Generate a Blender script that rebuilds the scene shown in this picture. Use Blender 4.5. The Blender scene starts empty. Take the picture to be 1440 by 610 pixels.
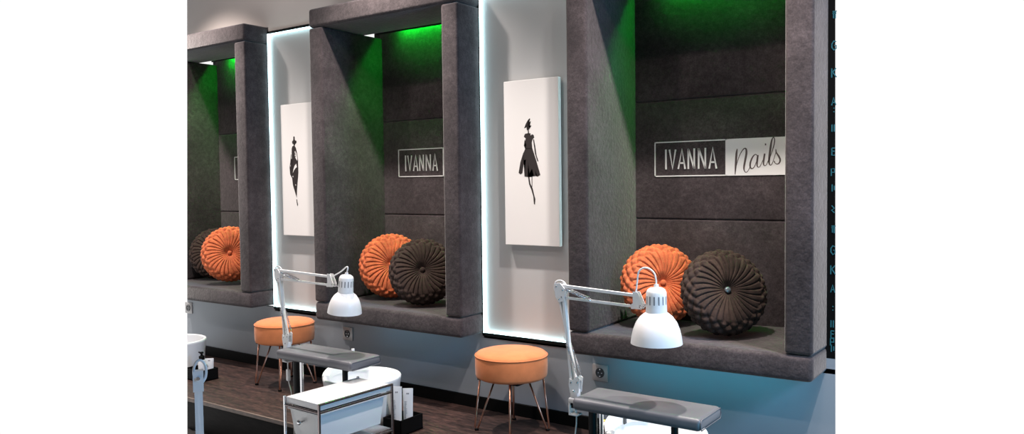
import bpy, bmesh, math, random
from mathutils import Vector, Matrix, Quaternion
random.seed(4)
C = bpy.context.scene.collection
PI = math.pi

# ------------------------------------------------------------------ materials
def mat(name, col, rough=0.5, metal=0.0, noise=None, bump=None, sheen=0.0, emit=None, stretch=None, spec=None, coat=0.0):
    m = bpy.data.materials.new(name); m.use_nodes = True
    nt = m.node_tree; b = nt.nodes['Principled BSDF']
    b.inputs['Base Color'].default_value = (*col, 1); b.inputs['Roughness'].default_value = rough
    b.inputs['Metallic'].default_value = metal
    if sheen: b.inputs['Sheen Weight'].default_value = sheen; b.inputs['Sheen Roughness'].default_value = 0.4
    if spec is not None: b.inputs['Specular IOR Level'].default_value = spec
    if coat: b.inputs['Coat Weight'].default_value = coat
    if emit:
        b.inputs['Emission Color'].default_value = (*emit[0], 1); b.inputs['Emission Strength'].default_value = emit[1]
    if noise or bump:
        tc = nt.nodes.new('ShaderNodeTexCoord'); mp = nt.nodes.new('ShaderNodeMapping')
        nt.links.new(tc.outputs['Object'], mp.inputs[0])
        if stretch: mp.inputs['Scale'].default_value = stretch
    if noise:                       # list of (scale, detail, low factor, high factor)
        prev = None
        for sc, det, lo, hi in noise:
            n = nt.nodes.new('ShaderNodeTexNoise'); n.inputs['Scale'].default_value = sc; n.inputs['Detail'].default_value = det
            nt.links.new(mp.outputs[0], n.inputs['Vector'])
            r = nt.nodes.new('ShaderNodeMapRange'); r.inputs[1].default_value = 0.32; r.inputs[2].default_value = 0.68
            r.inputs[3].default_value = lo; r.inputs[4].default_value = hi
            nt.links.new(n.outputs['Fac'], r.inputs[0])
            if prev is None: prev = r.outputs[0]
            else:
                mu = nt.nodes.new('ShaderNodeMath'); mu.operation = 'MULTIPLY'
                nt.links.new(prev, mu.inputs[0]); nt.links.new(r.outputs[0], mu.inputs[1]); prev = mu.outputs[0]
        vm = nt.nodes.new('ShaderNodeVectorMath'); vm.operation = 'SCALE'
        vm.inputs[0].default_value = col; nt.links.new(prev, vm.inputs['Scale'])
        nt.links.new(vm.outputs[0], b.inputs['Base Color'])
    if bump:
        n = nt.nodes.new('ShaderNodeTexNoise'); n.inputs['Scale'].default_value = bump[0]; n.inputs['Detail'].default_value = 4
        nt.links.new(mp.outputs[0], n.inputs['Vector'])
        bp = nt.nodes.new('ShaderNodeBump'); bp.inputs['Strength'].default_value = bump[1]; bp.inputs['Distance'].default_value = bump[2]
        nt.links.new(n.outputs['Fac'], bp.inputs['Height']); nt.links.new(bp.outputs[0], b.inputs['Normal'])
    return m

M = {}
M['velvet'] = mat('grey velour', (0.054, 0.044, 0.046), 0.95, noise=[(5, 8, .72, 1.28), (38, 6, .8, 1.2), (150, 2, .8, 1.2)], bump=(60, .5, .004), sheen=.42, spec=.1)
M['wall'] = mat('painted wall', (0.60, 0.55, 0.52), 0.8, noise=[(3, 4, .97, 1.03)], spec=.3)
M['room'] = mat('dark room finish', (0.10, 0.10, 0.10), 0.8)  # unseen room shell, kept dark so it bounces little light
M['lower_wall'] = mat('wall tinted for cool light', (0.33, 0.36, 0.40), 0.45, noise=[(3, 4, .97, 1.03)])  # same wall, darker and bluer: dim cool light put into its colour
M['panel'] = mat('white backing panel', (0.455, 0.465, 0.47), 0.6)
M['canvas'] = mat('canvas', (0.80, 0.79, 0.78), 0.7, bump=(600, .1, .001))
M['ink'] = mat('brown black ink', (0.018, 0.012, 0.012), 0.7)
M['black'] = mat('black trim', (0.004, 0.004, 0.004), 0.6, spec=.1)
M['black_metal'] = mat('black metal', (0.008, 0.008, 0.009), 0.45, spec=.25)
M['led'] = mat('white led strip', (.9, .9, .9), .5, emit=((0.62, 0.95, 1.0), 5.0))
M['green'] = mat('green led strip', (0, .3, 0), .5, emit=((0.0, 1.0, 0.03), 210.0))
M['orange'] = mat('orange velvet', (0.62, 0.205, 0.078), 0.9, noise=[(14, 5, .88, 1.1)], bump=(300, .2, .001), sheen=.2, spec=.2)
M['cush_orange'] = mat('rust orange fabric', (0.60, 0.150, 0.060), 0.85, noise=[(20, 5, .8, 1.2), (120, 3, .85, 1.12)], bump=(220, .3, .002), sheen=.15, spec=.2)
M['cush_dark'] = mat('dark brown fabric', (0.040, 0.024, 0.019), 0.85, noise=[(20, 5, .7, 1.3), (160, 3, .8, 1.2)], bump=(220, .4, .002), sheen=.05, spec=.25)
M['copper'] = mat('copper metal', (0.62, 0.30, 0.20), 0.28, metal=1)
M['chrome'] = mat('chrome', (0.75, 0.75, 0.77), 0.15, metal=1)
M['brown_chrome'] = mat('bronze tinted chrome', (0.30, 0.25, 0.25), 0.22, metal=1)
M['white'] = mat('white enamel', (0.82, 0.82, 0.83), 0.35)
M['white_plastic'] = mat('white plastic', (0.80, 0.81, 0.83), 0.3, coat=.3)
M['leather'] = mat('grey leatherette', (0.135, 0.135, 0.15), 0.40, noise=[(8, 4, .93, 1.07)], bump=(250, .12, .001))
M['silver'] = mat('silver plastic', (0.50, 0.49, 0.49), 0.35, metal=.35)
M['dark_grey'] = mat('dark grey plastic', (0.05, 0.055, 0.06), 0.4)
M['yellow'] = mat('yellow cap', (0.62, 0.50, 0.10), 0.4)
M['crystal'] = mat('crystal button', (0.35, 0.42, 0.47), 0.1, metal=.7)
M['teal'] = mat('teal lettering', (0.02, 0.12, 0.15), 0.5, emit=((0.02, 0.35, 0.42), 0.06))
M['grey_print'] = mat('grey print', (0.22, 0.22, 0.24), 0.6)
M['script'] = mat('taupe script', (0.10, 0.075, 0.07), 0.7)
M['sign_white'] = mat('white sign print', (0.80, 0.80, 0.78), 0.6)
M['floor'] = mat('dark wood vinyl', (0.026, 0.0135, 0.011), 0.55, noise=[(3.5, 8, .45, 1.8), (16, 10, .25, 2.3), (2, 3, .85, 1.2)], spec=.35, bump=(12, .25, .003), stretch=(1.4, 9, 6))
M['floor_low'] = mat('charcoal wood vinyl', (0.005, 0.004, 0.004), 0.8, noise=[(3.5, 8, .6, 1.5), (14, 8, .6, 1.5)], stretch=(1.4, 9, 6))
M['edge'] = mat('step nosing', (0.17, 0.125, 0.105), 0.4, noise=[(20, 5, .6, 1.3)], stretch=(1, 6, 6))

# ------------------------------------------------------------------ helpers
def prop(o, label=None, cat=None, group=None, kind=None):
    if label: o['label'] = label
    if cat: o['category'] = cat
    if group: o['group'] = group
    if kind: o['kind'] = kind
    return o

def root(name, loc, label, cat, group=None, rz=0):
    o = bpy.data.objects.new(name, None); C.objects.link(o); o.location = loc; o.rotation_euler = (0, 0, rz)
    o.empty_display_size = .05
    return prop(o, label, cat, group)

def link(name, bm, m, parent=None, loc=(0, 0, 0), smooth=False, label=None):
    """links a bmesh given in the coordinates of its thing as ONE mesh object"""
    bmesh.ops.recalc_face_normals(bm, faces=bm.faces)
    me = bpy.data.meshes.new(name); bm.to_mesh(me); bm.free()
    me.materials.append(M[m] if isinstance(m, str) else m)
    o = bpy.data.objects.new(name, me); C.objects.link(o); o.location = loc
    if smooth:
        for p in me.polygons: p.use_smooth = True
        if smooth == 'auto': 
            me.set_sharp_from_angle(angle=math.radians(40))
    if parent: o.parent = parent
    if label: o['label'] = label
    return o

def box(bm, x0, x1, y0, y1, z0, z1, bev=0, seg=3, cuts=0):
    t = bmesh.new()
    r = bmesh.ops.create_cube(t, size=1)
    for v in t.verts:
        v.co = Vector(((x0+x1)/2 + v.co.x*(x1-x0), (y0+y1)/2 + v.co.y*(y1-y0), (z0+z1)/2 + v.co.z*(z1-z0)))
    if bev: bmesh.ops.bevel(t, geom=t.edges[:], offset=bev, segments=seg, affect='EDGES', profile=.5)
    merge(bm, t)

def merge(bm, t):
    vs = [bm.verts.new(v.co) for v in t.verts]; t.verts.index_update()
    for f in t.faces:
        try: bm.faces.new([vs[v.index] for v in f.verts])
        except ValueError: pass
    t.free()

def tube(bm, pts, r, n=8, closed=False):
    pts = [Vector(p) for p in pts]; rings = []
    N = len(pts); up = None
    for i, p in enumerate(pts):
        if closed: d = (pts[(i+1) % N] - pts[i-1]).normalized()
        else: d = (pts[min(i+1, N-1)] - pts[max(i-1, 0)]).normalized()
        if up is None:
            up = Vector((0, 0, 1)) if abs(d.z) < .9 else Vector((1, 0, 0))
        a = d.cross(up).normalized(); b = a.cross(d).normalized(); up = b
        rr = r[i] if isinstance(r, (list, tuple)) else r
        rings.append([bm.verts.new(p + a*rr*math.cos(2*PI*k/n) + b*rr*math.sin(2*PI*k/n)) for k in range(n)])
    for i in range(N if closed else N-1):
        A, B = rings[i], rings[(i+1) % N]
        for k in range(n): bm.faces.new((A[k], A[(k+1) % n], B[(k+1) % n], B[k]))
    if not closed:
        bm.faces.new(rings[0]); bm.faces.new(list(reversed(rings[-1])))

def smoothpath(P, n=6):
    P = [Vector(p) for p in P]; out = []
    Q = [P[0]*2-P[1]] + P + [P[-1]*2-P[-2]]
    for i in range(1, len(Q)-2):
        for k in range(n):
            t = k/n; a, b, c, d = Q[i-1], Q[i], Q[i+1], Q[i+2]
            out.append(.5*((2*b) + (c-a)*t + (2*a-5*b+4*c-d)*t*t + (3*b-a-3*c+d)*t**3))
    out.append(P[-1]); return out

def lathe(bm, prof, cx=0, cy=0, cz=0, n=40, M3=None, sx=1, sy=1):
    rings = []
    for r, z in prof:
        if r < 1e-6:
            v = Vector((0, 0, z)); v = M3 @ v if M3 else v
            rings.append([bm.verts.new(v + Vector((cx, cy, cz)))]); continue
        ring = []
        for k in range(n):
            v = Vector((r*sx*math.cos(2*PI*k/n), r*sy*math.sin(2*PI*k/n), z)); v = M3 @ v if M3 else v
            ring.append(bm.verts.new(v + Vector((cx, cy, cz))))
        rings.append(ring)
    for A, B in zip(rings, rings[1:]):
        if len(A) == 1 and len(B) == 1: continue
        for k in range(n):
            if len(A) == 1: bm.faces.new((A[0], B[k], B[(k+1) % n]))
            elif len(B) == 1: bm.faces.new((A[k], A[(k+1) % n], B[0]))
            else: bm.faces.new((A[k], A[(k+1) % n], B[(k+1) % n], B[k]))

def bar(bm, a, b, w, h, side):
    """rectangular bar from a to b; w across 'side', h across the other way"""
    a, b = Vector(a), Vector(b); d = (b-a).normalized(); s = Vector(side); s = (s - d*s.dot(d)).normalized(); u = d.cross(s)
    vs = [bm.verts.new(p + s*w/2*i + u*h/2*j) for p in (a, b) for i, j in ((-1, -1), (1, -1), (1, 1), (-1, 1))]
    for f in ((3, 2, 1, 0), (4, 5, 6, 7), (0, 1, 5, 4), (1, 2, 6, 5), (2, 3, 7, 6), (3, 0, 4, 7)): bm.faces.new([vs[i] for i in f])

def poly(bm, pts, y0, y1):
    """upright plate in the x-z plane with a thickness from y0 to y1"""
    A = [bm.verts.new((x, y0, z)) for x, z in pts]; B = [bm.verts.new((x, y1, z)) for x, z in pts]
    n = len(pts)
    for k in range(n): bm.faces.new((A[k], A[(k+1) % n], B[(k+1) % n], B[k]))
    bmesh.ops.triangulate(bm, faces=[bm.faces.new(A), bm.faces.new(B)])

def strokes(bm, P, w, y0, y1, taper=None):
    """flat ribbon along a path in the x-z plane"""
    P = [Vector((p[0], 0, p[1])) for p in P]; L = []; R = []; n = len(P)
    for i, p in enumerate(P):
        d = (P[min(i+1, n-1)] - P[max(i-1, 0)]).normalized(); s = Vector((-d.z, 0, d.x))
        ww = w[i] if isinstance(w, (list, tuple)) else w
        L.append(p + s*ww/2); R.append(p - s*ww/2)
    vs = [[bm.verts.new((q.x, y, q.z)) for q in X] for X in (L, R) for y in (y0, y1)]
    L0, L1, R0, R1 = vs
    for i in range(n-1):
        bm.faces.new((L0[i], L0[i+1], R0[i+1], R0[i])); bm.faces.new((L1[i], R1[i], R1[i+1], L1[i+1]))
        bm.faces.new((L0[i], L1[i], L1[i+1], L0[i+1])); bm.faces.new((R0[i], R0[i+1], R1[i+1], R1[i]))
    bm.faces.new((L0[0], R0[0], R1[0], L1[0])); bm.faces.new((L0[-1], L1[-1], R1[-1], R0[-1]))

def copy_tree(o, parent=None):
    c = o.copy(); C.objects.link(c); c.parent = parent
    for ch in o.children: copy_tree(ch, c)
    return c

# where the modelled stretch of the salon stops on either side
END_L = (Vector((5.342, -3.351, 1.217)), Vector((-0.536, -0.844, 0.027)))
END_R = (Vector((5.342, -3.351, 1.217)), Vector((-0.975, -0.222, -0.005)))
def trim_end(bm, end, off=Vector((0, 0, 0)), keep=1):
    co, no = end
    r = bmesh.ops.bisect_plane(bm, geom=bm.verts[:]+bm.edges[:]+bm.faces[:], plane_co=co-off, plane_no=no*keep, clear_inner=False, clear_outer=True)
    ed = [e for e in r['geom_cut'] if isinstance(e, bmesh.types.BMEdge)]
    if ed: bmesh.ops.holes_fill(bm, edges=[e for e in bm.edges if e.is_boundary], sides=0)

NX = [(-0.097, 1.037), (1.650, 2.784), (3.428, 4.541)]      # outer left and right of the three niches
T = 0.111; D = 0.188; BK = 0.311
ZB, ZS, ZP, ZT = 0.424, 0.529, 2.152, 2.264
RX = 4.62

# ------------------------------------------------------------------ setting
bm = bmesh.new()
box(bm, -.6, 3.2, 0, .03, 0, ZB-.012); box(bm, 3.2, 4.0, 0, .03, 0, ZB-.012); box(bm, 4.0, RX, 0, .03, 0, ZB+.02)                                   # below the niches
box(bm, NX[2][1]-.02, RX, 0, .03, ZB, 0.487)
trim_end(bm, END_L); trim_end(bm, END_R, keep=-1)
prop(link('wall_back', bm, 'lower_wall'), kind='structure')
bm = bmesh.new()
box(bm, -.6, RX, 0, .03, ZT, 3.0)                                     # above them
for a, b in ((NX[0][1], NX[1][0]), (NX[1][1], NX[2][0])): box(bm, a, b, 0, .03, ZB-.035, ZT)
trim_end(bm, END_L); trim_end(bm, END_R, keep=-1)
prop(link('wall_back', bm, 'wall'), kind='structure')
bm = bmesh.new(); box(bm, -.6, RX, -.012, 0, 0, .066, .002, 1); trim_end(bm, END_L); trim_end(bm, END_R, keep=-1)
prop(link('baseboard_back', bm, 'black'), kind='structure')
bm = bmesh.new(); box(bm, -.9, RX+.5, -.745, .03, -.18, 0); trim_end(bm, END_L); trim_end(bm, END_R, keep=-1)
prop(link('floor', bm, 'floor'), kind='structure')
bm = bmesh.new(); box(bm, -.9, RX+.5, -.757, -.745, -.02, .003, .003, 2); trim_end(bm, END_L); trim_end(bm, END_R, keep=-1)
prop(link('trim_1', bm, 'edge'), kind='structure')
bm = bmesh.new(); box(bm, -.9, RX+.5, -.752, -.745, -.18, -.02); trim_end(bm, END_L); trim_end(bm, END_R, keep=-1)
prop(link('trim_2', bm, 'floor_low'), kind='structure')
bm = bmesh.new(); box(bm, -.9, 7.2, -5.0, -.745, -.24, -.18); trim_end(bm, END_L)
prop(link('floor', bm, 'floor_low'), kind='structure')
bm = bmesh.new(); box(bm, -1.0, 7.2, -5.0, .03, 3.0, 3.06); prop(link('ceiling', bm, 'room'), kind='structure')
bm = bmesh.new(); box(bm, -1.0, 7.2, -5.06, -5.0, -.24, 3.06); prop(link('wall_front', bm, 'room'), kind='structure')
bm = bmesh.new(); box(bm, 7.2, 7.26, -5.0, 0.0, -.24, 3.06); prop(link('wall_right', bm, 'room'), kind='structure')
bm = bmesh.new(); box(bm, -1.06, -1.0, -5.0, -1.1, -.24, 3.06); prop(link('wall_left', bm, 'room'), kind='structure')  # unseen, added to shut out part of the white world light
bm = bmesh.new(); box(bm, 5.6, 7.2, 0.0, .06, -.24, 3.06); prop(link('wall_back', bm, 'room'), kind='structure')  # unseen stretch added to narrow the bright opening on the right

# dark panel with teal lettering right of the last niche
t = root('lettered_panel', (4.588, 0.0, .487), 'narrow black wall panel with glowing teal characters at the far right edge', 'panel')
bm = bmesh.new(); box(bm, -.046, .06, 0.0, .03, 0, 2.5); trim_end(bm, END_R, Vector(t.location), -1); link('panel_board', bm, 'black', t)
def G(lines, zc, s=.03, w=.004):
    for P in lines:
        bm = bmesh.new(); strokes(bm, [(-.0175 + x*s, zc - .487 + z*s) for x, z in P], w, -.002, 0); link('teal_stroke', bm, 'teal', t)
glyphs = [[[(-.3, 1), (.6, 1)], [(-.3, .6), (.5, .6)], [(-.1, 1), (-.1, -.5)], [(.3, 1), (.3, -.6)]],
          [[(.5, .8), (0, 1), (-.4, .4), (-.4, -.4), (0, -1), (.5, -.7), (.5, 0), (.1, 0)]],
          [[(-.4, 1), (-.4, -1)], [(.5, 1), (-.3, .1)], [(-.2, .2), (.6, -1)]],
          [[(-.4, -.8), (0, .9), (.5, -.8)], [(-.3, -.2), (.3, -.2)]],
          [[(0, .3), (.2, .3)], [(0, -.5), (.2, -.5)]],
          [[(-.3, .8), (-.3, -.8)], [(.2, .8), (.2, -.8)]],
          [[(-.3, .8), (-.3, -.8), (.4, -.8)], [(-.3, .1), (.3, .1)], [(-.3, .8), (.4, .8)]],
          [[(-.4, -.8), (-.4, .8), (.3, .8), (.3, 0), (-.3, 0)]],
          [[(-.2, .8), (-.2, -.8)], [(.3, .5), (.3, -.5)]],
          [[(-.3, .8), (.3, .2), (-.3, -.2), (.3, -.8)]]]
for g, yy in zip(glyphs*2, [22, 63, 101, 141, 152, 178, 211, 240, 262, 292, 322, 350, 378, 405, 432, 455, 470, 481, 490]):
    G(g, 1.935 - yy*(1.935-.487)/505, .018)

# ------------------------------------------------------------------ upholstered niches
def niche(i, x0, x1, label):
    X = x0; t = root('upholstered_niche', ((x0+x1)/2, 0, ZB), label, 'niche seat', 'upholstered wall niches')
    ox, oz = (x0+x1)/2, ZB; off = Vector((ox, 0, oz))
    def part(name, a, b, c, d, e, f, bev=.014, m='velvet', wob=.0, lab=None, fn=None):
        bm = bmesh.new(); box(bm, a-ox, b-ox, c, d, e-oz, f-oz, bev, 4)
        if fn:
            for v in bm.verts: fn(v)
        if i == 0: trim_end(bm, END_L, off)
        if i == 2: trim_end(bm, END_R, off, -1)
        return link(name, bm, m, t, smooth='auto', label=lab)
    g = .0015
    dz0, dz1 = [(.004, .004), (-.010, -.010), (-.014, -.004)][i]        # each bench hangs a little differently
    def bench(v):
        f = (v.co.x + (x1-x0)/2)/(x1-x0); v.co.z += (dz0*(1-f) + dz1*f)*(1 if v.co.z < .05 else .7)
        if i == 2 and f > .8 and v.co.y > .0: v.co.z += .022; v.co.x += .020
    part('seat', x0, x1, -D, BK+.05, ZB, ZS, .02, fn=bench)
    def post(v):
        if v.co.z < .4: v.co.z += dz1*.7 if v.co.x > 0 else dz0*.7
    part('side_panel', x0, x0+T, -D, BK+.03, ZS+g, ZP-g, fn=post)
    pass
    def post2(v):
        post(v)
        if i == 2 and v.co.y > -.1: v.co.x += .020
    part('top_beam', x0, x1, -D-.002, .197, ZP+g, ZT, .018)
    part('side_panel', x1-T, x1, -D, BK+.03, ZS+g, ZP-g, fn=post2)
    part('top_cover', x0, x1, .197, BK+.05, ZT-.012, ZT, .003)
    zz = [ZS-.02, 1.030, 1.621, ZT-.02]
    for a, b in zip(zz, zz[1:]): part('back_panel', x0+T-.02, x1-T+.02, BK, BK+.05, a+g, b-g, .009)
    part('backing_board', x0+.01, x1-.01, BK+.036, BK+.06, ZS-.02, ZT-.02, .001, 'black')
    part('led_baffle', x0+T+.001, x1-T-.001, .264, .270, ZP+.014, ZT-.014, .001, 'black')  # hidden baffle, added to keep green light off the side panels
    part('led_strip', x0+T+.17, x1-T-.02, .292, .303, ZP+.048, ZP+.058, .002, 'green', lab='green glowing light strip')
    return t
niche(0, *NX[0], 'dark grey upholstered wall niche at the left edge, dark cushion behind orange one')
niche(1, *NX[1], 'dark grey upholstered wall niche in the middle between the two lit white panels')
niche(2, *NX[2], 'large dark grey upholstered wall niche at the right showing the complete sign')

# ------------------------------------------------------------------ lit white panels between the niches
def lightbox(a, b, label):
    t = root('lit_wall_panel', ((a+b)/2, 0, .407), label, 'wall panel', 'lit wall panels between niches')
    w = (b-a)/2; h = 2.222-.407
    bm = bmesh.new()
    for r in ((-w-.002, -w+.015, 0, h), (w-.012, w, 0, h), (-w, w, -.006, .012), (-w, w, h-.010, h+.010)): box(bm, r[0], r[1], -.010, 0, r[2], r[3])
    link('frame', bm, 'black', t)
    bm = bmesh.new(); box(bm, -w+.012, w-.012, -.003, 0, .012, h-.01); link('backing', bm, 'panel', t)
    e = .0155
    for r in ((-w+e, -w+e+.007, e, h-.01), (w-e-.007, w-e, e, h-.01), (-w+e, w-e, e, e+.005), (-w+e, w-e, h-.017, h-.010)):
        bm = bmesh.new(); box(bm, r[0], r[1], -.022, -.003, r[2], r[3]); link('led_strip', bm, 'led', t, label='white glowing light strip')
    return t
lightbox(NX[0][1], NX[1][0], 'lit white wall panel left of the middle niche, behind the leaf-like figure picture')
lightbox(NX[1][1], NX[2][0], 'lit white wall panel right of the middle niche, behind the picture of a walking woman')

# ------------------------------------------------------------------ canvases with ink figures
def canvas(x0, polys, gaps, label):
    z0, w, h = .902, .330, .838
    t = root('canvas_print', (x0+w/2, -.012, z0), label, 'picture', 'fashion sketch canvases')
    bm = bmesh.new(); box(bm, -w/2, w/2, -.028, -.003, 0, h, .002, 2); link('canvas', bm, 'canvas', t)
    bm = bmesh.new()
    for P in polys: poly(bm, [(x, z) for x, z in P], -.0288, -.0275)
    link('figure', bm, 'ink', t, label='black ink fashion figure')
    if gaps:
        for P in gaps:
          bm = bmesh.new(); poly(bm, P, -.0292, -.0286)
          link('highlight', bm, 'canvas', t, label='unpainted white gap')
    return t
# outlines in the canvas's own metres: x from its centre line, z from its bottom edge
def toc(P, sc, px0, py0, L, Rr, Tl, Tr, Bl, Br):
    out = []
    for x, y in P:
        X = px0 + x/sc; Y = py0 + y/sc; u = (X-L)/(Rr-L); top = Tl + (Tr-Tl)*u; bot = Bl + (Br-Bl)*u
        out.append((.330*(u-.5), .838*(1-(Y-top)/(bot-top))))
    return out
F2 = [[(92,62),(104,42),(114,32),(118,36),(106,52),(108,58),(122,50),(112,64),(108,76),(126,78),(108,83),(108,105),(96,108),(94,88),(78,96),(92,78)],
 [(102,106),(108,106),(109,130),(102,130)],
 [(84,130),(100,127),(106,134),(118,127),(120,142),(128,133),(138,138),(142,155),(132,162),(126,185),(124,205),(129,224),(86,226),(92,200),(84,180),(88,160),(76,148)],
 [(86,222),(129,222),(150,290),(178,392),(160,402),(146,360),(150,398),(138,400),(126,350),(124,402),(112,405),(102,310),(98,404),(78,402),(88,290),(76,300),(64,380),(52,388),(40,378),(52,310),(70,255)],
 [(81,165),(85,180),(81,205),(89,225),(84,227),(76,205)],
 [(134,160),(141,170),(148,210),(150,250),(167,305),(160,304),(146,255),(141,215)],
 [(100,400),(108,400),(114,445),(129,480),(139,525),(145,545),(142,580),(136,578),(134,535),(122,490),(106,450)],
 [(123,400),(127,400),(126,470),(123,470)]]
F1 = [[(92,60),(100,54),(106,62),(104,78),(112,88),(118,86),(122,98),(114,112),(110,108),(116,98),(112,94),(104,104),(104,124),(94,124),(92,112),(84,114),(79,96),(90,84),(92,78)],
 [(80,132),(98,122),(112,138),(124,180),(131,235),(132,330),(122,400),(115,460),(111,515),(105,500),(92,460),(78,420),(72,370),(54,340),(50,290),(58,250),(62,225),(66,190),(69,190),(67,224),(76,225),(80,190),(74,150)],
 [(107,528),(114,528),(117,550),(121,572),(114,578),(110,552)]]
H1 = [[(80,330),(88,300),(98,276),(114,260),(119,285),(104,296),(92,310)], [(103,168),(109,164),(111,186),(104,184)], [(103,190),(110,191),(110,204),(104,203)], [(112,178),(118,176),(126,222),(124,238),(112,222),(106,212),(114,206)], [(78,352),(83,350),(83,362),(78,362)], [(102,416),(107,414),(107,424),(103,424)], [(58,272),(62,268),(60,284)]]
k2 = (4.52, 720, 160, 708.3, 784.8, 116, 109, 345, 348)
k1 = (5.31, 400, 180, 395.5, 456.0, 147, 141, 329.5, 333)
canvas(2.965, [toc(P, *k2) for P in F2], None, 'white canvas with black ink sketch of a woman in a knee length dress')
canvas(1.192, [toc(P, *k1) for P in F1], [toc(P, *k1) for P in H1], 'white canvas with black leaf-like ink figure, partly hidden by middle niche')

# ------------------------------------------------------------------ signs
def sign(x, z0, label):
    t = root('salon_sign', (x, BK, z0), label, 'sign', 'salon signs')
    W, H = .372, .174; y0, y1 = -.004, -.0025
    bm = bmesh.new(); e = .0055
    for r in ((0, W, 0, e), (0, W, H-e, H), (0, e, 0, H), (W-e, W, 0, H)): box(bm, r[0], r[1], y0, y1+.002, r[2], r[3])
    link('border', bm, 'sign_white', t)
    bm = bmesh.new(); box(bm, W, 2*W, y0, y1+.002, 0, H); link('plate', bm, 'sign_white', t)
    def c(x, y):      # sketch coordinates of the first sign into metres
        u = (x-140)/(800-140); yt = 130 - u*8; yb = 450 - u*6
        return (u*W, H*(1-(y-yt)/(yb-yt)))
    L = [[[(249,200),(250,382)]], [[(283,202),(312,378),(341,202)]], [[(366,380),(400,200),(429,380)],[(375,326),(421,326)]],
         [[(459,380),(459,198)],[(459,200),(513,378)],[(513,380),(513,196)]], [[(553,380),(553,195)],[(553,197),(613,378)],[(613,380),(613,194)]],
         [[(648,380),(679,193),(711,380)],[(657,322),(702,322)]]]
    for nm, S in zip('ivanna', L):
        bm = bmesh.new()
        for P in S: strokes(bm, [c(*p) for p in P], .0085, y0, y1+.001)
        link('letter', bm, 'sign_white', t)
    S = [[(892,210,6),(886,250,16),(880,340,16),(877,390,12),(874,434,5)], [(877,390,4),(892,330,5),(915,262,6),(945,214,8),(966,212,12),(970,250,16),(960,310,16),(950,370,14),(953,402,8),(968,416,6),(985,400,5),(1005,360,4)],
         [(1064,275,6),(1045,262,7),(1022,285,10),(1004,330,13),(1002,368,12),(1016,384,8),(1036,368,6),(1055,320,5),(1064,275,6)], [(1066,268,12),(1060,320,14),(1060,358,10),(1070,372,6),(1085,362,5),(1108,310,4)],
         [(1122,256,12),(1114,310,14),(1112,345,11),(1122,360,6),(1138,348,5),(1160,290,4)], [(1128,170,10),(1129,186,10)],
         [(1150,330,4),(1172,270,5),(1196,190,7),(1202,140,8),(1192,120,7),(1178,150,12),(1166,230,16),(1158,310,15),(1160,345,10),(1172,356,6),(1188,330,5),(1212,250,5)],
         [(1212,222,7),(1216,250,10),(1236,282,13),(1247,312,13),(1240,338,10),(1222,348,7),(1204,336,6),(1200,320,8)]]
    for P in S:
        Q = smoothpath([(p[0], p[1], p[2]) for p in P], 6)
        bm = bmesh.new(); strokes(bm, [c(q.x, q.y) for q in Q], [max(q.z, 3)*.00056*1.05 for q in Q], y0-.001, y0+.0005)
        link('letter', bm, 'script', t, label='grey handwritten letter stroke')
    return t
sign(3.645, 1.242, 'complete salon sign IVANNA Nails in the right niche, white script block visible')
sign(1.890, 1.266, 'salon sign reading IVANNA in the middle niche, right half hidden by post')
sign(.205, 1.270, 'sliver of white sign border in the left niche beside its right post')

# ------------------------------------------------------------------ wall sockets
def make_socket():
    t = root('wall_socket', (0, 0, 0), '', 'socket', 'wall sockets under the niches')
    bm = bmesh.new(); box(bm, -.043, .043, -.009, 0, -.041, .041, .004, 2); link('cover_plate', bm, 'silver', t, smooth='auto')
    R90 = Matrix.Rotation(PI/2, 3, 'X')
    bm = bmesh.new(); lathe(bm, [(.024, .009), (.024, .0115), (.0205, .0115), (.0200, .0096), (0, .0096)], M3=R90, n=32); link('insert', bm, 'dark_grey', t, smooth='auto', label='round dark insert')
    bm = bmesh.new()
    for sx in (-1, 1): box(bm, sx*.0095-.0025, sx*.0095+.0025, -.0112, -.002, -.0025, .0025, .001, 1)
    link('contact', bm, 'chrome', t)
    bm = bmesh.new(); box(bm, -.0025, .0025, -.0112, -.002, .014, .019); link('earth_clip', bm, 'chrome', t)
    bm = bmesh.new(); box(bm, -.0025, .0025, -.0112, -.002, -.019, -.014); link('earth_clip', bm, 'chrome', t)
    return t
s = make_socket()
for k, (x, z, lab) in enumerate([(3.499, .292, 'silver wall socket under the right niche beside the lamp arm'), (1.735, .306, 'silver wall socket under the middle niche'), (.048, .328, 'dark wall socket at the left edge under the left niche')]):
    o = s if k == 0 else copy_tree(s)
    o.location = (x, 0, z); o['label'] = lab

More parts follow.
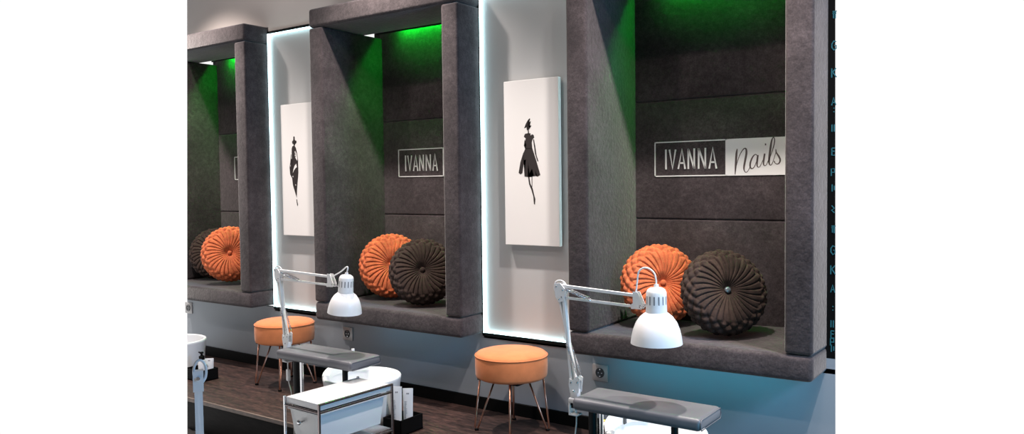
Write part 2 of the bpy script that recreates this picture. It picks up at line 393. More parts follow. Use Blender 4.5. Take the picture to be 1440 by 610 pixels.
# ------------------------------------------------------------------ cushions
def cushion_mesh(R=.188, Th=.155, N=30):
    bm = bmesh.new(); n = N*12; m = 110
    prof = []
    for j in range(m+1):
        ph = .02 + (PI-.04)*j/m
        r = R*abs(math.sin(ph))**.62; z = Th/2*math.copysign(abs(math.cos(ph))**.72, math.cos(ph))
        prof.append((r, z))
    # even out along the arc
    L = [0]
    for a, b in zip(prof, prof[1:]): L.append(L[-1]+math.hypot(b[0]-a[0], b[1]-a[1]))
    def at(s):
        for i in range(len(L)-1):
            if L[i+1] >= s: f = (s-L[i])/(L[i+1]-L[i]); break
        return (prof[i][0]*(1-f)+prof[i+1][0]*f, prof[i][1]*(1-f)+prof[i+1][1]*f)
    tot = L[-1]; rim0 = .76*R; pitch = 2*PI*R/N
    rings = []
    for j in range(m+1):
        s = tot*j/m; r, z = at(s)
        r2, z2 = at(min(tot, s+.003)); r1, z1 = at(max(0, s-.003))
        nx, nz = -(z2-z1), (r2-r1); l = math.hypot(nx, nz) or 1; nx /= l; nz /= l
        if z > 0: z -= .026*math.exp(-(r/.032)**2) + .012*math.exp(-(r/.09)**2)
        sm = min(s, tot-s)                    # distance along the arc from the nearer pole
        ring = []
        for k in range(n):
            th = 2*PI*k/n; u = th*N/(2*PI)
            w = (sm-rim0)/(pitch*1.15)
            amp = min(1, r/.10)
            wob = .22*math.sin(3*th+1) + .15*math.sin(7*th)
            uu = u + .35*math.sin(r*22+wob)     # folds bend a little
            f = uu % 1.0
            hp = (1-abs(2*f-1)**5)
            hp = hp*.0095*amp - .0095*amp + (.0050*f + .0022*math.sin(math.floor(uu)*12.9898))*amp
            if w > -.3:
                a = u*2/3 + w; b = u*2/3 - w
                fa, fb = a % 1, b % 1
                ia, ib = math.floor(a), math.floor(b)
                pa = math.sqrt(max(0, 1-(2*fa-1)**2)); pb = math.sqrt(max(0, 1-(2*fb-1)**2))
                if (ia+ib) % 2 == 0: h = max(pa**.7*(.45+.55*math.sin(PI*fb)), .55*pb)
                else: h = max(pb**.7*(.45+.55*math.sin(PI*fa)), .55*pa)
                hr = h**1.3*.019-.012
                q = min(1, max(0, (w+.3)/.35)); h = hp*(1-q)+hr*q
            else: h = hp
            ring.append(bm.verts.new(((r+nx*h)*math.cos(th), (r+nx*h)*math.sin(th), z+nz*h)))
        rings.append(ring)
    for A, B in zip(rings, rings[1:]):
        for k in range(n): bm.faces.new((A[k], A[(k+1) % n], B[(k+1) % n], B[k]))
    bm.faces.new(rings[0]); bm.faces.new(rings[-1])
    return bm
def cushion(col, btn, name='round_cushion'):
    t = root(name, (0, 0, 0), '', 'cushion')
    link('cover', cushion_mesh(), col, t, smooth=True)
    bm = bmesh.new(); lathe(bm, [(.0, .0), (.013, .001), (.0145, .005), (.012, .010), (.006, .0125), (0, .013)], cz=.047, n=24); link('button', bm, btn, t, smooth=True)
    return t
def aim(o, loc, az, el, roll=0, s=1.0):
    """face turned az degrees to the right of straight out of the wall and tilted up by el"""
    d = Vector((math.sin(math.radians(az))*math.cos(math.radians(el)), -math.cos(math.radians(az))*math.cos(math.radians(el)), math.sin(math.radians(el))))
    q = d.to_track_quat('Z', 'Y') @ Quaternion((0, 0, 1), roll)
    o.rotation_mode = 'QUATERNION'; o.rotation_quaternion = q; o.location = loc; o.scale = (s, s, s)
co = cushion('cush_orange', 'cush_orange'); cd = cushion('cush_dark', 'crystal'); cd2 = copy_tree(cd); cd3 = copy_tree(cd)
for c_ in (cd2, cd3):
    for ch in c_.children:
        if ch.name.startswith('button'):
            ch.data = ch.data.copy(); ch.data.materials.clear(); ch.data.materials.append(M['cush_dark'])
co2 = copy_tree(co); co3 = copy_tree(co)
def fin(o, lab, grp): o['label'] = lab; o['group'] = grp
aim(cd, (4.100, .040, .722), 42, 20, .2, 1.0); fin(cd, 'dark brown round pleated cushion with shiny button in the right niche', 'dark round cushions')
aim(co, (3.745, .145, .725), 44, 14, .9, 1.0); fin(co, 'orange round pleated cushion in the right niche behind the lamp head', 'orange round cushions')
aim(cd2, (2.325, .030, .718), 42, 20, 1.4, 1.0); fin(cd2, 'dark brown round pleated cushion in front of the orange one, middle niche', 'dark round cushions')
aim(co2, (1.975, .140, .725), 44, 14, 2.0, 1.02); fin(co2, 'orange round pleated cushion in the middle niche behind a dark one', 'orange round cushions')
aim(co3, (.520, .030, .745), 50, 14, .5, 1.02); fin(co3, 'orange round pleated cushion in front of the dark one, left niche', 'orange round cushions')
aim(cd3, (.185, .135, .728), 34, 14, .1, .97); fin(cd3, 'dark brown round cushion at the left edge behind an orange one', 'dark round cushions')

# ------------------------------------------------------------------ stools
def make_stool():
    t = root('round_stool', (0, 0, 0), '', 'stool', 'orange stools against the wall')
    R = .177
    pr = [(0, .270), (R-.012, .270), (R-.003, .275), (R, .285), (R+.002, .33), (R+.001, .372), (R-.002, .384), (R-.010, .391), (R-.03, .397), (R*.6, .403), (0, .405)]
    bm = bmesh.new(); lathe(bm, pr, n=72); link('seat', bm, 'orange', t, smooth=True)
    bm = bmesh.new(); n = 96
    tube(bm, [((R+.0015)*math.cos(2*PI*k/n), (R+.0015)*math.sin(2*PI*k/n), .379) for k in range(n)], .0022, 6, True); link('piping', bm, 'orange', t, smooth=True)
    bm = bmesh.new(); box(bm, -.12, .12, -.12, .12, .262, .272); link('base_plate', bm, 'black', t)
    for k in range(4):
        a = math.radians(212 + 90*k); rd = Vector((math.cos(a), math.sin(a), 0)); tg = Vector((-rd.y, rd.x, 0))
        foot = rd*.176; P = [rd*.155 + Vector((0, 0, .270)), foot + rd*.007 + Vector((0, 0, .022)), foot + rd*.004 + Vector((0, 0, .009)), foot + Vector((0, 0, .006)), foot - rd*.005 + Vector((0, 0, .009)), foot - rd*.010 + Vector((0, 0, .022)), rd*.076 + Vector((0, 0, .270))]
        bm = bmesh.new(); tube(bm, P, .0048, 8); l = link('leg', bm, 'copper', t, smooth=True)
        bm = bmesh.new(); lathe(bm, [(0, 0), (.010, 0), (.011, .006), (.008, .011), (0, .012)], foot.x, foot.y, 0, 16); link('foot_cap', bm, 'black', l, smooth=True)
    return t
st = make_stool(); st.location = (3.122, -.222, 0); st['label'] = 'round orange velvet stool with copper hairpin legs in the centre foreground'
s2 = copy_tree(st); s2.location = (1.425, -.235, 0); s2.rotation_euler = (0, 0, math.radians(8)); s2['label'] = 'round orange stool on the left, behind the small lamp arm'

# ------------------------------------------------------------------ padded rests
def make_rest(L=.50, W=.20):
    t = root('padded_rest', (0, 0, -.18), '', 'foot rest', 'grey padded rests')
    z = .18
    bm = bmesh.new(); box(bm, 0, L, -W/2, W/2, z+.377, z+.422, .016, 4)
    link('pad', bm, 'leather', t, smooth='auto')
    bm = bmesh.new()
    e = .0135
    tube(bm, [(L-.001, -W/2+e, z+.417), (L-.001, W/2-e, z+.417), (L-.001, W/2-.006, z+.40), (L-.001, W/2-.006, z+.39), (L-.001, W/2-e, z+.381), (L-.001, -W/2+e, z+.381), (L-.001, -W/2+.006, z+.39), (L-.001, -W/2+.006, z+.405)], .002, 6, True)
    link('piping', bm, 'leather', t, smooth=True)
    bm = bmesh.new(); box(bm, -.035, L-.05, -.045, .045, z+.366, z+.377, .001, 1); link('support_plate', bm, 'black_metal', t)
    for x, m, r in ((.055, 'black_metal', .017), (.090, 'chrome', .009), (.385, 'black_metal', .013)):
        bm = bmesh.new(); lathe(bm, [(0, 0), (r, 0), (r, z+.366), (0, z+.366)], x - .02, .0, 0, 20); link('leg', bm, m, t, smooth='auto', label='chrome leg' if m == 'chrome' else None)
        bm = bmesh.new(); lathe(bm, [(0, 0), (.04, 0), (.04, .006), (0, .008)], x - .02, .0, 0, 24) if x != .090 else lathe(bm, [(0, 0), (.014, 0), (.014, .006), (0, .008)], x - .02, 0, 0, 24); link('foot', bm, 'black_metal', t, smooth='auto')
    return t
rest = make_rest(); rest.location = (3.855, -.775, -.18); rest['label'] = 'grey padded rest bar under the large lamp at the lower right'
r2 = copy_tree(rest); r2.location = (2.195, -.810, -.18); r2.scale = (1.05, 1, 1); r2['label'] = 'grey padded rest bar behind the white trolley'
r3 = copy_tree(rest); r3.location = (3.795, -2.31, -.18); r3['label'] = 'grey padded rest holding the pale blue lamp at the lower left corner'

# ------------------------------------------------------------------ architect lamps
def lamp(base, elbow, wrist, neck, shade, loop, label, s=1.0, tilt=(0, 0), ybase=None, cord=None, switch=None):
    """base: top of the clamp, elbow and wrist: joints (world), neck: top of the socket, cord hanging from the base"""
    base, elbow, wrist, neck = map(Vector, (base, elbow, wrist, neck))
    t = root('desk_lamp', base, label, 'lamp', 'white architect lamps')
    L = lambda p: Vector(p) - base
    Y = Vector((0, 1, 0)); Z = Vector((0, 0, 1))
    # clamp
    bm = bmesh.new(); box(bm, -.022, .022, -.018, .018, -.002, .016, .003, 2); box(bm, -.016, .016, -.014, .014, .016, .050, .004, 2)
    box(bm, -.022, -.014, -.018, .018, -.045, 0, .002, 1); box(bm, -.022, .018, -.018, .018, -.050, -.043, .002, 1)
    lathe(bm, [(0, -.030), (.012, -.030), (.012, -.026), (.004, -.024), (.004, 0)], 0, 0, -.045+.028, 16)
    cl = link('clamp', bm, 'white', t, smooth='auto')
    bm = bmesh.new(); box(bm, -.026, .000, -.014, .014, -.012, -.003, .001, 1); link('clamp_pad', bm, 'black', cl)
    # lower arm: two flat rods with tension springs
    d = L(elbow).normalized(); side = d.cross(Y).normalized()
    b0 = Vector((0, 0, .045)) ; e = L(elbow)
    bm = bmesh.new()
    for y in (-.012, .012):
        poly_pts = [b0 + Vector((-.016, y, -.010)), b0 + Vector((.020, y, -.006)), b0 + Vector((.026, y, .050)), b0 + Vector((.012, y, .056)), b0 + Vector((-.004, y, .040)), b0 + Vector((-.020, y, .044)), b0 + Vector((-.022, y, .020))]
        A = [bm.verts.new(p - Y*.0015) for p in poly_pts]; B = [bm.verts.new(p + Y*.0015) for p in poly_pts]
        for k in range(7): bm.faces.new((A[k], A[(k+1) % 7], B[(k+1) % 7], B[k]))
        bm.faces.new(A); bm.faces.new(B)
    br = link('base_bracket', bm, 'white', t)
    bm = bmesh.new()
    for p in ((-.012, .030), (.016, .034), (.0, .0)): tube(bm, [b0 + Vector((p[0], -.016, p[1])), b0 + Vector((p[0], .016, p[1]))], .0035, 10)
    link('pivot', bm, 'chrome', br, smooth=True)
    bm = bmesh.new(); bar(bm, b0 + Vector((-.013, 0, .026)), e + side*-.012, .010, .020, side); bar(bm, b0 + Vector((.006, 0, .030)), e + side*.010, .007, .016, side); link('lower_arm', bm, 'white', t)
    a = b0 + Vector((.004, 0, .03))
    for y in (-.014, .014):
        def spring(P0, P1, r=.0042, turns=26):
            ax = (P1-P0); n_ = turns*8; u = ax.normalized(); s1 = u.cross(Y).normalized(); s2 = u.cross(s1)
            return [P0 + ax*(k/n_) + s1*r*math.cos(2*PI*turns*k/n_) + s2*r*math.sin(2*PI*turns*k/n_) for k in range(n_+1)]
        S0 = b0 + Vector((.022, y, .046)); S1 = a + (e-a)*.52 + side*.012 + Y*y
        bm = bmesh.new(); tube(bm, spring(S0 + (S1-S0)*.15, S0 + (S1-S0)*.80), .0011, 5); tube(bm, [S0, S0 + (S1-S0)*.16], .0012, 5); tube(bm, [S0 + (S1-S0)*.79, S1], .0012, 5)
        link('spring', bm, 'chrome', t, smooth=True)
    # elbow plates
    bm = bmesh.new()
    for y in (-.011, .011):
        pts = [(-.024, .030), (.004, .032), (.026, .010), (.020, -.034), (-.004, -.040), (-.018, -.020)]
        A = [bm.verts.new(e + Vector((p, y-.0015, q))) for p, q in pts]; B = [bm.verts.new(e + Vector((p, y+.0015, q))) for p, q in pts]
        for k in range(6): bm.faces.new((A[k], A[(k+1) % 6], B[(k+1) % 6], B[k]))
        bm.faces.new(A); bm.faces.new(B)
    ep = link('elbow_plate', bm, 'white', t)
    bm = bmesh.new()
    for p, q in ((-.014, .020), (.014, .008), (-.002, -.028), (.010, -.020)): tube(bm, [e + Vector((p, -.015, q)), e + Vector((p, .015, q))], .0032, 10)
    link('pivot', bm, 'chrome', ep, smooth=True)
    # upper arm
    w = L(wrist); d2 = (w-e).normalized(); s2 = d2.cross(Y).normalized()
    if s2.z < 0: s2 = -s2
    bm = bmesh.new(); bar(bm, e + s2*.022, w + s2*.020, .010, .014, s2); bar(bm, e - s2*.022, w - s2*.020, .008, .014, s2); link('upper_arm', bm, 'white', t)
    for y in (-.010, .010):
        S0 = e + s2*.016 + Y*y + d2*.01; S1 = e + (w-e)*.42 - s2*.018 + Y*y
        bm = bmesh.new(); tube(bm, spring(S0 + (S1-S0)*.12, S0 + (S1-S0)*.85), .0010, 5); tube(bm, [S0, S0 + (S1-S0)*.13], .0012, 5); tube(bm, [S0 + (S1-S0)*.84, S1], .0012, 5)
        link('spring', bm, 'chrome', t, smooth=True)
    bm = bmesh.new()
    for y in (-.010, .010):
        pts = [(-.012, .034), (.006, .034), (.030, -.010), (.024, -.026), (-.016, -.028), (-.020, -.014), (-.010, -.008)]
        A = [bm.verts.new(w + d2*p + s2*q + Y*(y-.0015)) for p, q in pts]; B = [bm.verts.new(w + d2*p + s2*q + Y*(y+.0015)) for p, q in pts]
        for k in range(7): bm.faces.new((A[k], A[(k+1) % 7], B[(k+1) % 7], B[k]))
        bm.faces.new(A); bm.faces.new(B)
    hb = link('head_bracket', bm, 'white', t)
    # head
    n_ = L(neck); R3 = Matrix.Rotation(tilt[0], 3, 'Y') @ Matrix.Rotation(tilt[1], 3, 'X')
    bm = bmesh.new(); q = n_ + R3 @ Vector((-.034*s, 0, -.075*s)); tube(bm, [w + d2*.020 - s2*.016, (w + d2*.02 - s2*.016 + q)/2, q], .0045, 8)
    tube(bm, [w + d2*.020 - s2*.016 - Y*.013, w + d2*.020 - s2*.016 + Y*.013], .005, 10); link('swivel_pin', bm, 'chrome', hb, smooth=True)
    # socket housing with ventilation slots
    bm = bmesh.new(); lathe(bm, [(p*s, z*s) for p, z in ((0, 0), (.008, 0), (.009, -.010), (.022, -.012), (.031, -.018), (.0355, -.028), (.036, -.060), (.0375, -.098), (.030, -.100))], n_.x, n_.y, n_.z, 40, R3)
    so = link('socket_housing', bm, 'white', t, smooth='auto')
    bm = bmesh.new()
    for k in range(14):
        an = 2*PI*k/14
        c0 = Vector((math.cos(an), math.sin(an), 0)); tgn = Vector((-c0.y, c0.x, 0))
        P = [c0*.0363*s + tgn*sx*.0024*s + Vector((0, 0, zz*s)) for sx, zz in ((-1, -.040), (1, -.040), (1, -.070), (-1, -.070))]
        Q = [p - c0*.002*s for p in P]
        A = [bm.verts.new(n_ + R3 @ p) for p in P]; B = [bm.verts.new(n_ + R3 @ p) for p in Q]
        for m_ in range(4): bm.faces.new((A[m_], A[(m_+1) % 4], B[(m_+1) % 4], B[m_]))
        bm.faces.new(A); bm.faces.new(B)
    link('vent_slot', bm, 'grey_print', so)
    sh = [(.036, -.096), (.046, -.103), (.060, -.115), (.074, -.135), (.084, -.160), (.090, -.185), (.0935, -.212), (.0925, -.212), (.089, -.185), (.083, -.160), (.072, -.135), (.058, -.116), (.044, -.106), (.030, -.100)]
    bm = bmesh.new(); lathe(bm, [(p*s*shade, z*s if z > -.1 else (-.1 + (z+.1)*shade)*s) for p, z in sh], n_.x, n_.y, n_.z, 56, R3)
    link('lamp_shade', bm, 'white', t, smooth='auto')
    bm = bmesh.new(); lathe(bm, [(0, -.10), (.014, -.10), (.016, -.125), (.028, -.150), (.030, -.165), (.022, -.182), (0, -.190)], n_.x, n_.y, n_.z, 24, R3); link('bulb', bm, 'white_plastic', t, smooth=True)
    bm = bmesh.new(); tube(bm, smoothpath([L(p) for p in loop], 8), .0032, 8); link('cable', bm, 'white', t, smooth=True)
    bm = bmesh.new(); tube(bm, smoothpath([e + Vector(p) for p in ((-.020, 0, -.012), (-.030, 0, .010), (-.024, 0, .034), (-.004, 0, .042), (.014, 0, .036), (.026, 0, .022))], 6), .0028, 8); link('cable', bm, 'white', t, smooth=True)
    if cord:
        bm = bmesh.new(); tube(bm, smoothpath([L(p) for p in cord], 6), .0028, 8); cc = link('cable', bm, 'white', t, smooth=True)
        if switch:
            bm = bmesh.new(); p = L(switch); box(bm, p.x-.011, p.x+.011, p.y-.008, p.y+.008, p.z-.030, p.z+.030, .006, 3); link('switch', bm, 'white_plastic', cc, smooth='auto')
    return t
yl = -.81
lamp((3.835, yl, .389), (3.775, yl, .805), (4.092, yl, .792), (4.168, yl, .857), .97, [(4.088, yl, .812), (4.094, yl, .860), (4.100, yl, .897), (4.118, yl, .912), (4.140, yl, .911), (4.160, yl, .896), (4.167, yl, .872), (4.168, yl, .852)],
     'large white architect lamp at the right, arched cable over its shade',
     cord=[(3.838, yl, .345), (3.838, yl, .31), (3.832, yl, .26), (3.826, yl, .18), (3.832, yl-.01, .05), (3.845, yl-.02, -.17)])
lamp((2.165, yl, .389), (2.112, yl, .775), (2.492, yl, .766), (2.603, yl, .812), .90, [(2.500, yl, .785), (2.560, yl, .812), (2.602, yl, .838), (2.612, yl, .834), (2.606, yl, .815)],
     'smaller white architect lamp left of the middle niche, in front of the left stool', s=.95, tilt=(.10, .0),
     cord=[(2.165, yl, .345), (2.165, yl, .31), (2.167, yl, .28), (2.170, yl, .235), (2.190, yl, .17), (2.215, yl-.01, .0), (2.22, yl-.02, -.17)], switch=(2.167, yl, .272))

# near lamp at the lower left: only its folded elbow reaches into view
def near_lamp():
    b = Vector((3.778, -2.345, .389)); t = root('desk_lamp', b, 'pale blue lit lamp arm in the lower left corner, close to the viewer', 'lamp', 'white architect lamps')
    v = (b - Vector((5.342, -3.351, .389))).normalized()           # away from the camera side of the room
    side = Vector((-v.y, v.x, 0))
    H = .412
    bm = bmesh.new(); box(bm, -.020, .020, -.016, .016, -.002, .040, .003, 2); box(bm, -.020, -.013, -.016, .016, -.045, 0, .002, 1); box(bm, -.020, .016, -.016, .016, -.050, -.043, .002, 1); link('clamp', bm, 'white', t, smooth='auto')
    for k in (-1, 1):
        bm = bmesh.new(); bar(bm, side*k*.0055 + Vector((0, 0, .03)), side*k*.0055 + Vector((0, 0, H)), .006, .012, side); link('lower_arm', bm, 'white', t)
    bm = bmesh.new(); bar(bm, Vector((0, 0, H-.034)), Vector((0, 0, H+.012)), .022, .018, side); e = link('elbow_plate', bm, 'white', t)
    bm = bmesh.new(); tube(bm, [Vector((0, 0, H-.004)) - v*.013, Vector((0, 0, H-.004)) + v*.013], .004, 12); link('pivot', bm, 'chrome', e, smooth='auto')
    w = v*.045 + Vector((0, 0, .14))
    bm = bmesh.new(); bar(bm, v*.014 + Vector((0, 0, H-.004)), w, .012, .010, side); link('upper_arm', bm, 'white', t)
    bm = bmesh.new(); tube(bm, smoothpath([side*-.013*math.cos(a) + Vector((0, 0, H+.008+.026*math.sin(a))) - side*.004 for a in (-1.2, -.5, .2, .9, 1.57, 2.2, 2.9, 3.6, 4.2)], 5), .0028, 8); link('cable', bm, 'white', t, smooth=True)
    n_ = v*.085 + Vector((0, 0, .235)); 
    bm = bmesh.new(); tube(bm, [w, n_ + Vector((0, 0, -.03))], .004, 8); link('head_bracket', bm, 'white', t)
    bm = bmesh.new(); lathe(bm, [(0, 0), (.02, -.008), (.028, -.02), (.029, -.075), (.045, -.09), (.065, -.12), (.075, -.17), (.072, -.17), (.060, -.12), (.02, -.085), (0, -.085)], n_.x, n_.y, n_.z, 36); link('lamp_shade', bm, 'white', t, smooth='auto')
    return t
near_lamp()

# ------------------------------------------------------------------ white trolley
t = root('drawer_trolley', (2.647, -1.216, -.18), 'white drawer trolley with chrome frame in the foreground', 'trolley', rz=math.radians(-2.5))
W, DP, HT = .226, .405, .51
bm = bmesh.new(); box(bm, .004, W-.004, .004, DP-.004, HT-.030, HT-.001, .004, 2); link('top', bm, 'white_plastic', t, smooth='auto')
for x in (0, W):
    for y in (0, DP):
        bm = bmesh.new(); tube(bm, [(x, y, .045), (x, y, HT)], .0062, 12); link('post', bm, 'brown_chrome' if x else 'chrome', t, smooth='auto')
        bm = bmesh.new(); lathe(bm, [(0, 0), (.010, 0), (.020, .010), (.022, .022), (.018, .036), (.008, .045), (0, .045)], x, y, 0, 20); link('caster', bm, 'black', t, smooth=True)
def rail(a, b, m='brown_chrome'):
    bm = bmesh.new(); tube(bm, [a, b], .0052, 10); link('rail', bm, m, t, smooth='auto')
for z in (HT-.003, HT-.036, .30, .06):
    rail((W, 0, z), (W, DP, z)); 
    if z < HT-.01: rail((0, 0, z), (W, 0, z), 'brown_chrome')
    if z < HT-.01: rail((0, 0, z), (0, DP, z), 'chrome')
    if z < HT-.01: rail((0, DP, z), (W, DP, z), 'chrome')
for z0, z1 in ((.335, .465), (.10, .265)):
    bm = bmesh.new(); box(bm, .020, W-.016, .008, DP-.03, z0, z1, .006, 3)
    for v in bm.verts:
        f = 1 - .10*(z1-v.co.z)/(z1-z0); v.co.x = W/2 + (v.co.x-W/2)*f; v.co.y = DP/2 + (v.co.y-DP/2)*f
    box(bm, .012, W-.012, .003, DP-.02, z1-.008, z1, .002, 1)
    dr = link('drawer', bm, 'white_plastic', t, smooth='auto')
    bm = bmesh.new(); lathe(bm, [(0, 0), (.005, 0), (.004, .008), (.011, .014), (.011, .020), (.006, .023), (0, .024)], W*.44, .012, z1-.050, 20, Matrix.Rotation(PI/2, 3, 'X')); link('knob', bm, 'chrome', dr, smooth=True)
bm = bmesh.new(); box(bm, .004, W-.004, .004, DP-.004, .302, .310); link('shelf', bm, 'chrome', t)

# ------------------------------------------------------------------ foot baths
def make_tub():
    t = root('foot_bath', (0, 0, 0), '', 'foot bath', 'white foot baths')
    bm = bmesh.new()
    lathe(bm, [(0, 0), (.165, 0), (.175, .006), (.185, .10), (.193, .20), (.197, .225), (.199, .238), (.196, .245), (.188, .247), (.180, .243), (.176, .23), (.165, .12), (.15, .09), (.12, .08), (0, .078)], n=72)
    link('tub', bm, 'white_plastic', t, smooth=True)
    # raised control console on the left of the rim
    bm = bmesh.new(); n = 14; sec = []
    for k in range(n+1):
        a = math.radians(125 + 95*k/n); hh = .030*math.sin(PI*k/n)**.5 + .002
        sec.append([bm.verts.new((r*math.cos(a), r*math.sin(a), z)) for r, z in ((.202, .232), (.202, .245+hh*.85), (.196, .248+hh), (.172, .248+hh), (.166, .245+hh*.7), (.166, .232))])
    for A, B in zip(sec, sec[1:]):
        for j in range(6): bm.faces.new((A[j], A[(j+1) % 6], B[(j+1) % 6], B[j]))
    bm.faces.new(sec[0]); bm.faces.new(sec[-1])
    cn = link('console', bm, 'white_plastic', t, smooth='auto')
    a = math.radians(165)
    bm = bmesh.new(); box(bm, .1635*math.cos(a)-.002, .1635*math.cos(a)+.004, .1635*math.sin(a)-.010, .1635*math.sin(a)+.010, .232, .262, .001, 1)
    link('button', bm, 'dark_grey', cn)
    a = math.radians(150)
    bm = bmesh.new(); box(bm, .1635*math.cos(a)-.002, .1635*math.cos(a)+.004, .1635*math.sin(a)-.005, .1635*math.sin(a)+.005, .245, .262, .001, 1); link('button', bm, 'dark_grey', cn)
    bm = bmesh.new(); tube(bm, [(-.17, .10, .0), (-.17, .10, .33)], [.012, .012], 16); tube(bm, [(-.17, .10, .33), (-.17, .10, .345)], .009, 16); link('standpipe', bm, 'white_plastic', t, smooth='auto')
    return t
tb = make_tub(); tb.location = (4.040, -.540, 0); tb['label'] = 'white round foot bath under the grey rest at the lower right'
t2 = copy_tree(tb); t2.location = (2.405, -.535, 0); t2['label'] = 'white round foot bath between the trolley and the wall'
tub1 = root('foot_bath', (.56, -.44, 0), 'white round foot bath at the left edge beside the bottle tray', 'foot bath', 'white foot baths')
bm = bmesh.new(); lathe(bm, [(0, 0), (.165, 0), (.175, .006), (.185, .09), (.193, .18), (.198, .205), (.199, .215), (.196, .220), (.188, .222), (.180, .218), (.176, .205), (.165, .12), (.15, .09), (.12, .08), (0, .078)], n=96)
trim_end(bm, END_L, Vector((.56, -.44, 0))); link('tub', bm, 'white_plastic', tub1, smooth='auto')

# ------------------------------------------------------------------ product trays, tubes and bottles
def tray(x0, x1, y0, y1, h, label):
    cx, cy = (x0+x1)/2, (y0+y1)/2; t = root('product_tray', (cx, cy, 0), label, 'tray')
    a, b = (x1-x0)/2, (y1-y0)/2
    bm = bmesh.new(); box(bm, -a, a, -b, b, 0, .006)
    for r in ((-a, a, -b, -b+.005), (-a, a, b-.005, b), (-a, -a+.005, -b, b), (a-.005, a, -b, b)): box(bm, *r, 0, h, .001, 1)
    if x0 < .8: trim_end(bm, END_L, Vector((cx, cy, 0)))
    link('bin', bm, 'black', t); return t
tray(2.612, 2.730, -.600, -.440, .078, 'small black tray holding white tubes, right of the trolley')
tray(.775, .945, -.505, -.380, .072, 'small black tray with bottles in front of the left foot bath')
tray(3.700, 3.825, -.430, -.300, .170, 'black box behind the right padded rest with tubes on top')
def tube_product(x, y, z, h, w, rz, label, prints=True, grp='white cosmetic tubes'):
    t = root('cosmetic_tube', (x, y, z), label, 'cosmetic tube', grp, rz)
    bm = bmesh.new(); n = 24; rings = []
    for k in range(9):
        f = k/8; rx = w/2*(.86 + .14*f); ry = .016*(1-f)**.7 + .0012; zz = .020 + (h-.020)*f
        rings.append([bm.verts.new((rx*math.cos(2*PI*j/n), ry*math.sin(2*PI*j/n), zz)) for j in range(n)])
    for A, B in zip(rings, rings[1:]):
        for j in range(n): bm.faces.new((A[j], A[(j+1) % n], B[(j+1) % n], B[j]))
    bm.faces.new(rings[0]); bm.faces.new(rings[-1]); link('tube', bm, 'white_plastic', t, smooth='auto')
    bm = bmesh.new(); lathe(bm, [(0, 0), (.017, 0), (.018, .02), (0, .02)], n=20); link('cap', bm, 'white', t, smooth='auto')
    if prints:
        bm = bmesh.new()
        def yy(zz): f = (zz-.020)/(h-.020); return -(.016*(1-f)**.7 + .0012) 
        for k in range(12):
            z0 = h*.30 + k*h*.035; l = w*random.uniform(.10, .26); ya = yy(z0)
            box(bm, -w*.30, -w*.30 + l, ya-.0002-.0, ya+.004, z0, z0+.0016)
        za = h*.86; ya = yy(za); box(bm, -.006, -.001, ya-.0004, ya+.003, za, za+.007); box(bm, .001, .006, ya-.0004, ya+.003, za, za+.007)
        za = h*.20; ya = yy(za)-.0003; box(bm, .0, .010, ya, ya+.003, za, za+.009)
        link('printed_text', bm, 'grey_print', t)
    return t
tube_product(2.650, -.540, .007, .215, .052, math.radians(35), 'white printed tube in the black tray, the one nearer the trolley')
tube_product(2.692, -.505, .007, .205, .052, math.radians(35), 'white printed tube in the black tray, the one farther from the trolley')
tube_product(.905, -.415, .007, .125, .055, math.radians(40), 'white tube behind the pump bottle at the left edge')
def pump_bottle(x, y, label):
    t = root('pump_bottle', (x, y, .007), label, 'bottle')
    bm = bmesh.new(); lathe(bm, [(0, 0), (.021, 0), (.0225, .004), (.0225, .115), (.019, .125), (.010, .130), (0, .130)], n=28); link('bottle', bm, 'white_plastic', t, smooth='auto')
    bm = bmesh.new(); lathe(bm, [(.0, .129), (.017, .129), (.017, .150), (.008, .154), (.006, .165), (.012, .167), (.012, .176), (0, .178)], n=24); box(bm, -.030, 0, -.004, .004, .166, .175, .002, 1); link('pump', bm, 'black', t, smooth='auto')
    return t
pump_bottle(.908, -.470, 'white bottle with black pump top in the tray at the left edge')
for k, (x, y, c, lab) in enumerate([(3.715, -.37, 'yellow', 'slim yellow capped tube lying on the black box'), (3.72, -.405, 'white', 'slim white tube lying on the black box')]):
    t = root('product_stick', (x, y, .170), lab, 'cosmetic tube')
    bm = bmesh.new(); tube(bm, [(0, 0, .010), (.075, .0, .010)], .010, 14); link('body', bm, c, t, smooth='auto')
    bm = bmesh.new(); tube(bm, [(.075, 0, .010), (.098, 0, .010)], .0085, 14); link('cap', bm, 'chrome', t, smooth='auto')

# ------------------------------------------------------------------ light
W_ = bpy.data.worlds.new('World'); bpy.context.scene.world = W_; W_.use_nodes = True
W_.node_tree.nodes['Background'].inputs[0].default_value = (1, 1, 1, 1); W_.node_tree.nodes['Background'].inputs[1].default_value = 1.02
def spot(x, y, z, tx, ty, tz, e, col, size=75, blend=.6, r=.035):
    l = bpy.data.lights.new('ceiling_spot', 'SPOT'); l.energy = e; l.color = col; l.spot_size = math.radians(size); l.spot_blend = blend; l.shadow_soft_size = r
    o = bpy.data.objects.new('ceiling_spot', l); C.objects.link(o); o.location = (x, y, z)
    o.rotation_euler = (Vector((tx, ty, tz)) - Vector((x, y, z))).to_track_quat('-Z', 'Y').to_euler()
for x in (.6, 2.25, 3.9, 5.5): spot(x, -2.3, 2.92, x, 0, .25, 42, (1.0, .88, .84), 60, 1)
for x in (1.2, 2.95, 4.7): spot(x, -1.35, 2.92, x-.1, 0, 1.3, 27, (1.0, .87, .80), 115, .8)
for x in (.55, 2.3, 4.05, 5.2): spot(x, -.62, 2.92, x, -.42, 0, 290, (1.0, .89, .83), 98, 1)
for x in (1.6, 3.2, 4.8): spot(x, -1.6, 2.92, x, -1.0, 0, 40, (1.0, .95, .93), 60, 1)  # added row, brightens the trolley, pads and lamp heads
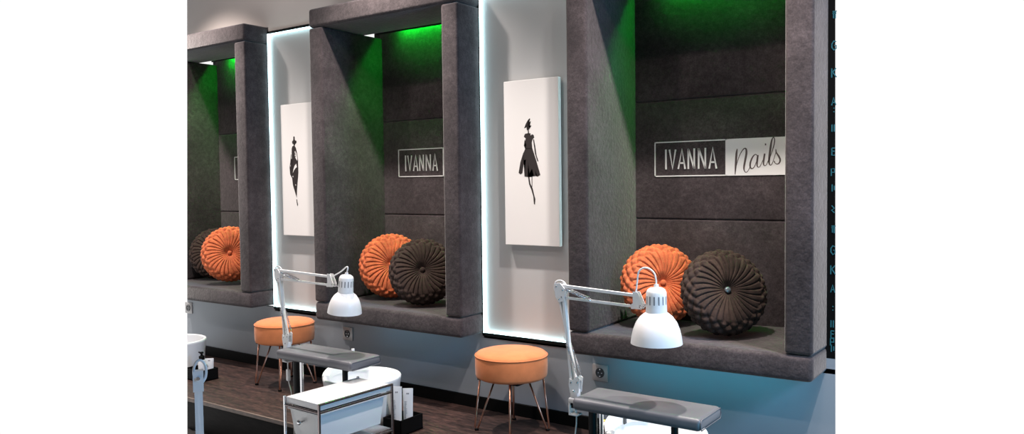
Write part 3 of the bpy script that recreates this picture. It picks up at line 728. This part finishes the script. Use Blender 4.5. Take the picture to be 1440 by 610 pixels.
def area(loc, tgt, sx, sy, e, col):
    l = bpy.data.lights.new('cool_fill_light', 'AREA'); l.shape = 'RECTANGLE'; l.size = sx; l.size_y = sy; l.energy = e; l.color = col
    o = bpy.data.objects.new('cool_fill_light', l); C.objects.link(o); o.location = loc
    o.rotation_euler = (Vector(tgt) - Vector(loc)).to_track_quat('-Z', 'Y').to_euler()
area((7.1, -1.1, 2.1), (3.6, -.2, 1.0), .7, .7, 85, (.30, .60, 1.0))  # added blue fill for the right-hand sides, no window is built
area((5.15, -1.5, .28), (3.9, 0, .25), .5, .3, 3.5, (.0, .62, 1.0))  # added low cyan fill for the wall under the right niche
area((4.02, -.125, .405), (4.02, -.03, .2), .85, .03, .5, (.0, .60, .85))  # unseen source for the teal glow under the right seat
area((2.35, -.125, .400), (2.35, -.03, .2), .7, .03, .12, (.1, .6, .95))  # fainter unseen teal source under the middle seat

# ------------------------------------------------------------------ camera
cam = bpy.data.cameras.new('Camera'); co_ = bpy.data.objects.new('Camera', cam); C.objects.link(co_)
yaw, pit, rol, f = .6149, -.0424, -.0122, 1106.06
cy, sy = math.cos(yaw), math.sin(yaw); Fw = Vector((-sy, cy, 0)); Rt = Vector((cy, sy, 0)); Up = Vector((0, 0, 1))
F2_ = Fw*math.cos(pit) + Up*math.sin(pit); U2 = Up*math.cos(pit) - Fw*math.sin(pit)
R3_ = Rt*math.cos(rol) + U2*math.sin(rol); U3 = U2*math.cos(rol) - Rt*math.sin(rol)
co_.matrix_world = Matrix(((R3_.x, U3.x, -F2_.x, 5.342), (R3_.y, U3.y, -F2_.y, -3.351), (R3_.z, U3.z, -F2_.z, 1.217), (0, 0, 0, 1)))
cam.sensor_fit = 'HORIZONTAL'; cam.sensor_width = 36; cam.lens = f/1440*36; cam.clip_start = .05; cam.shift_x = 1/1440
bpy.context.scene.camera = co_
vs = bpy.context.scene.view_settings
vs.view_transform = 'Standard'; vs.look = 'None'; vs.exposure = 0; vs.gamma = 1; vs.use_curve_mapping = False
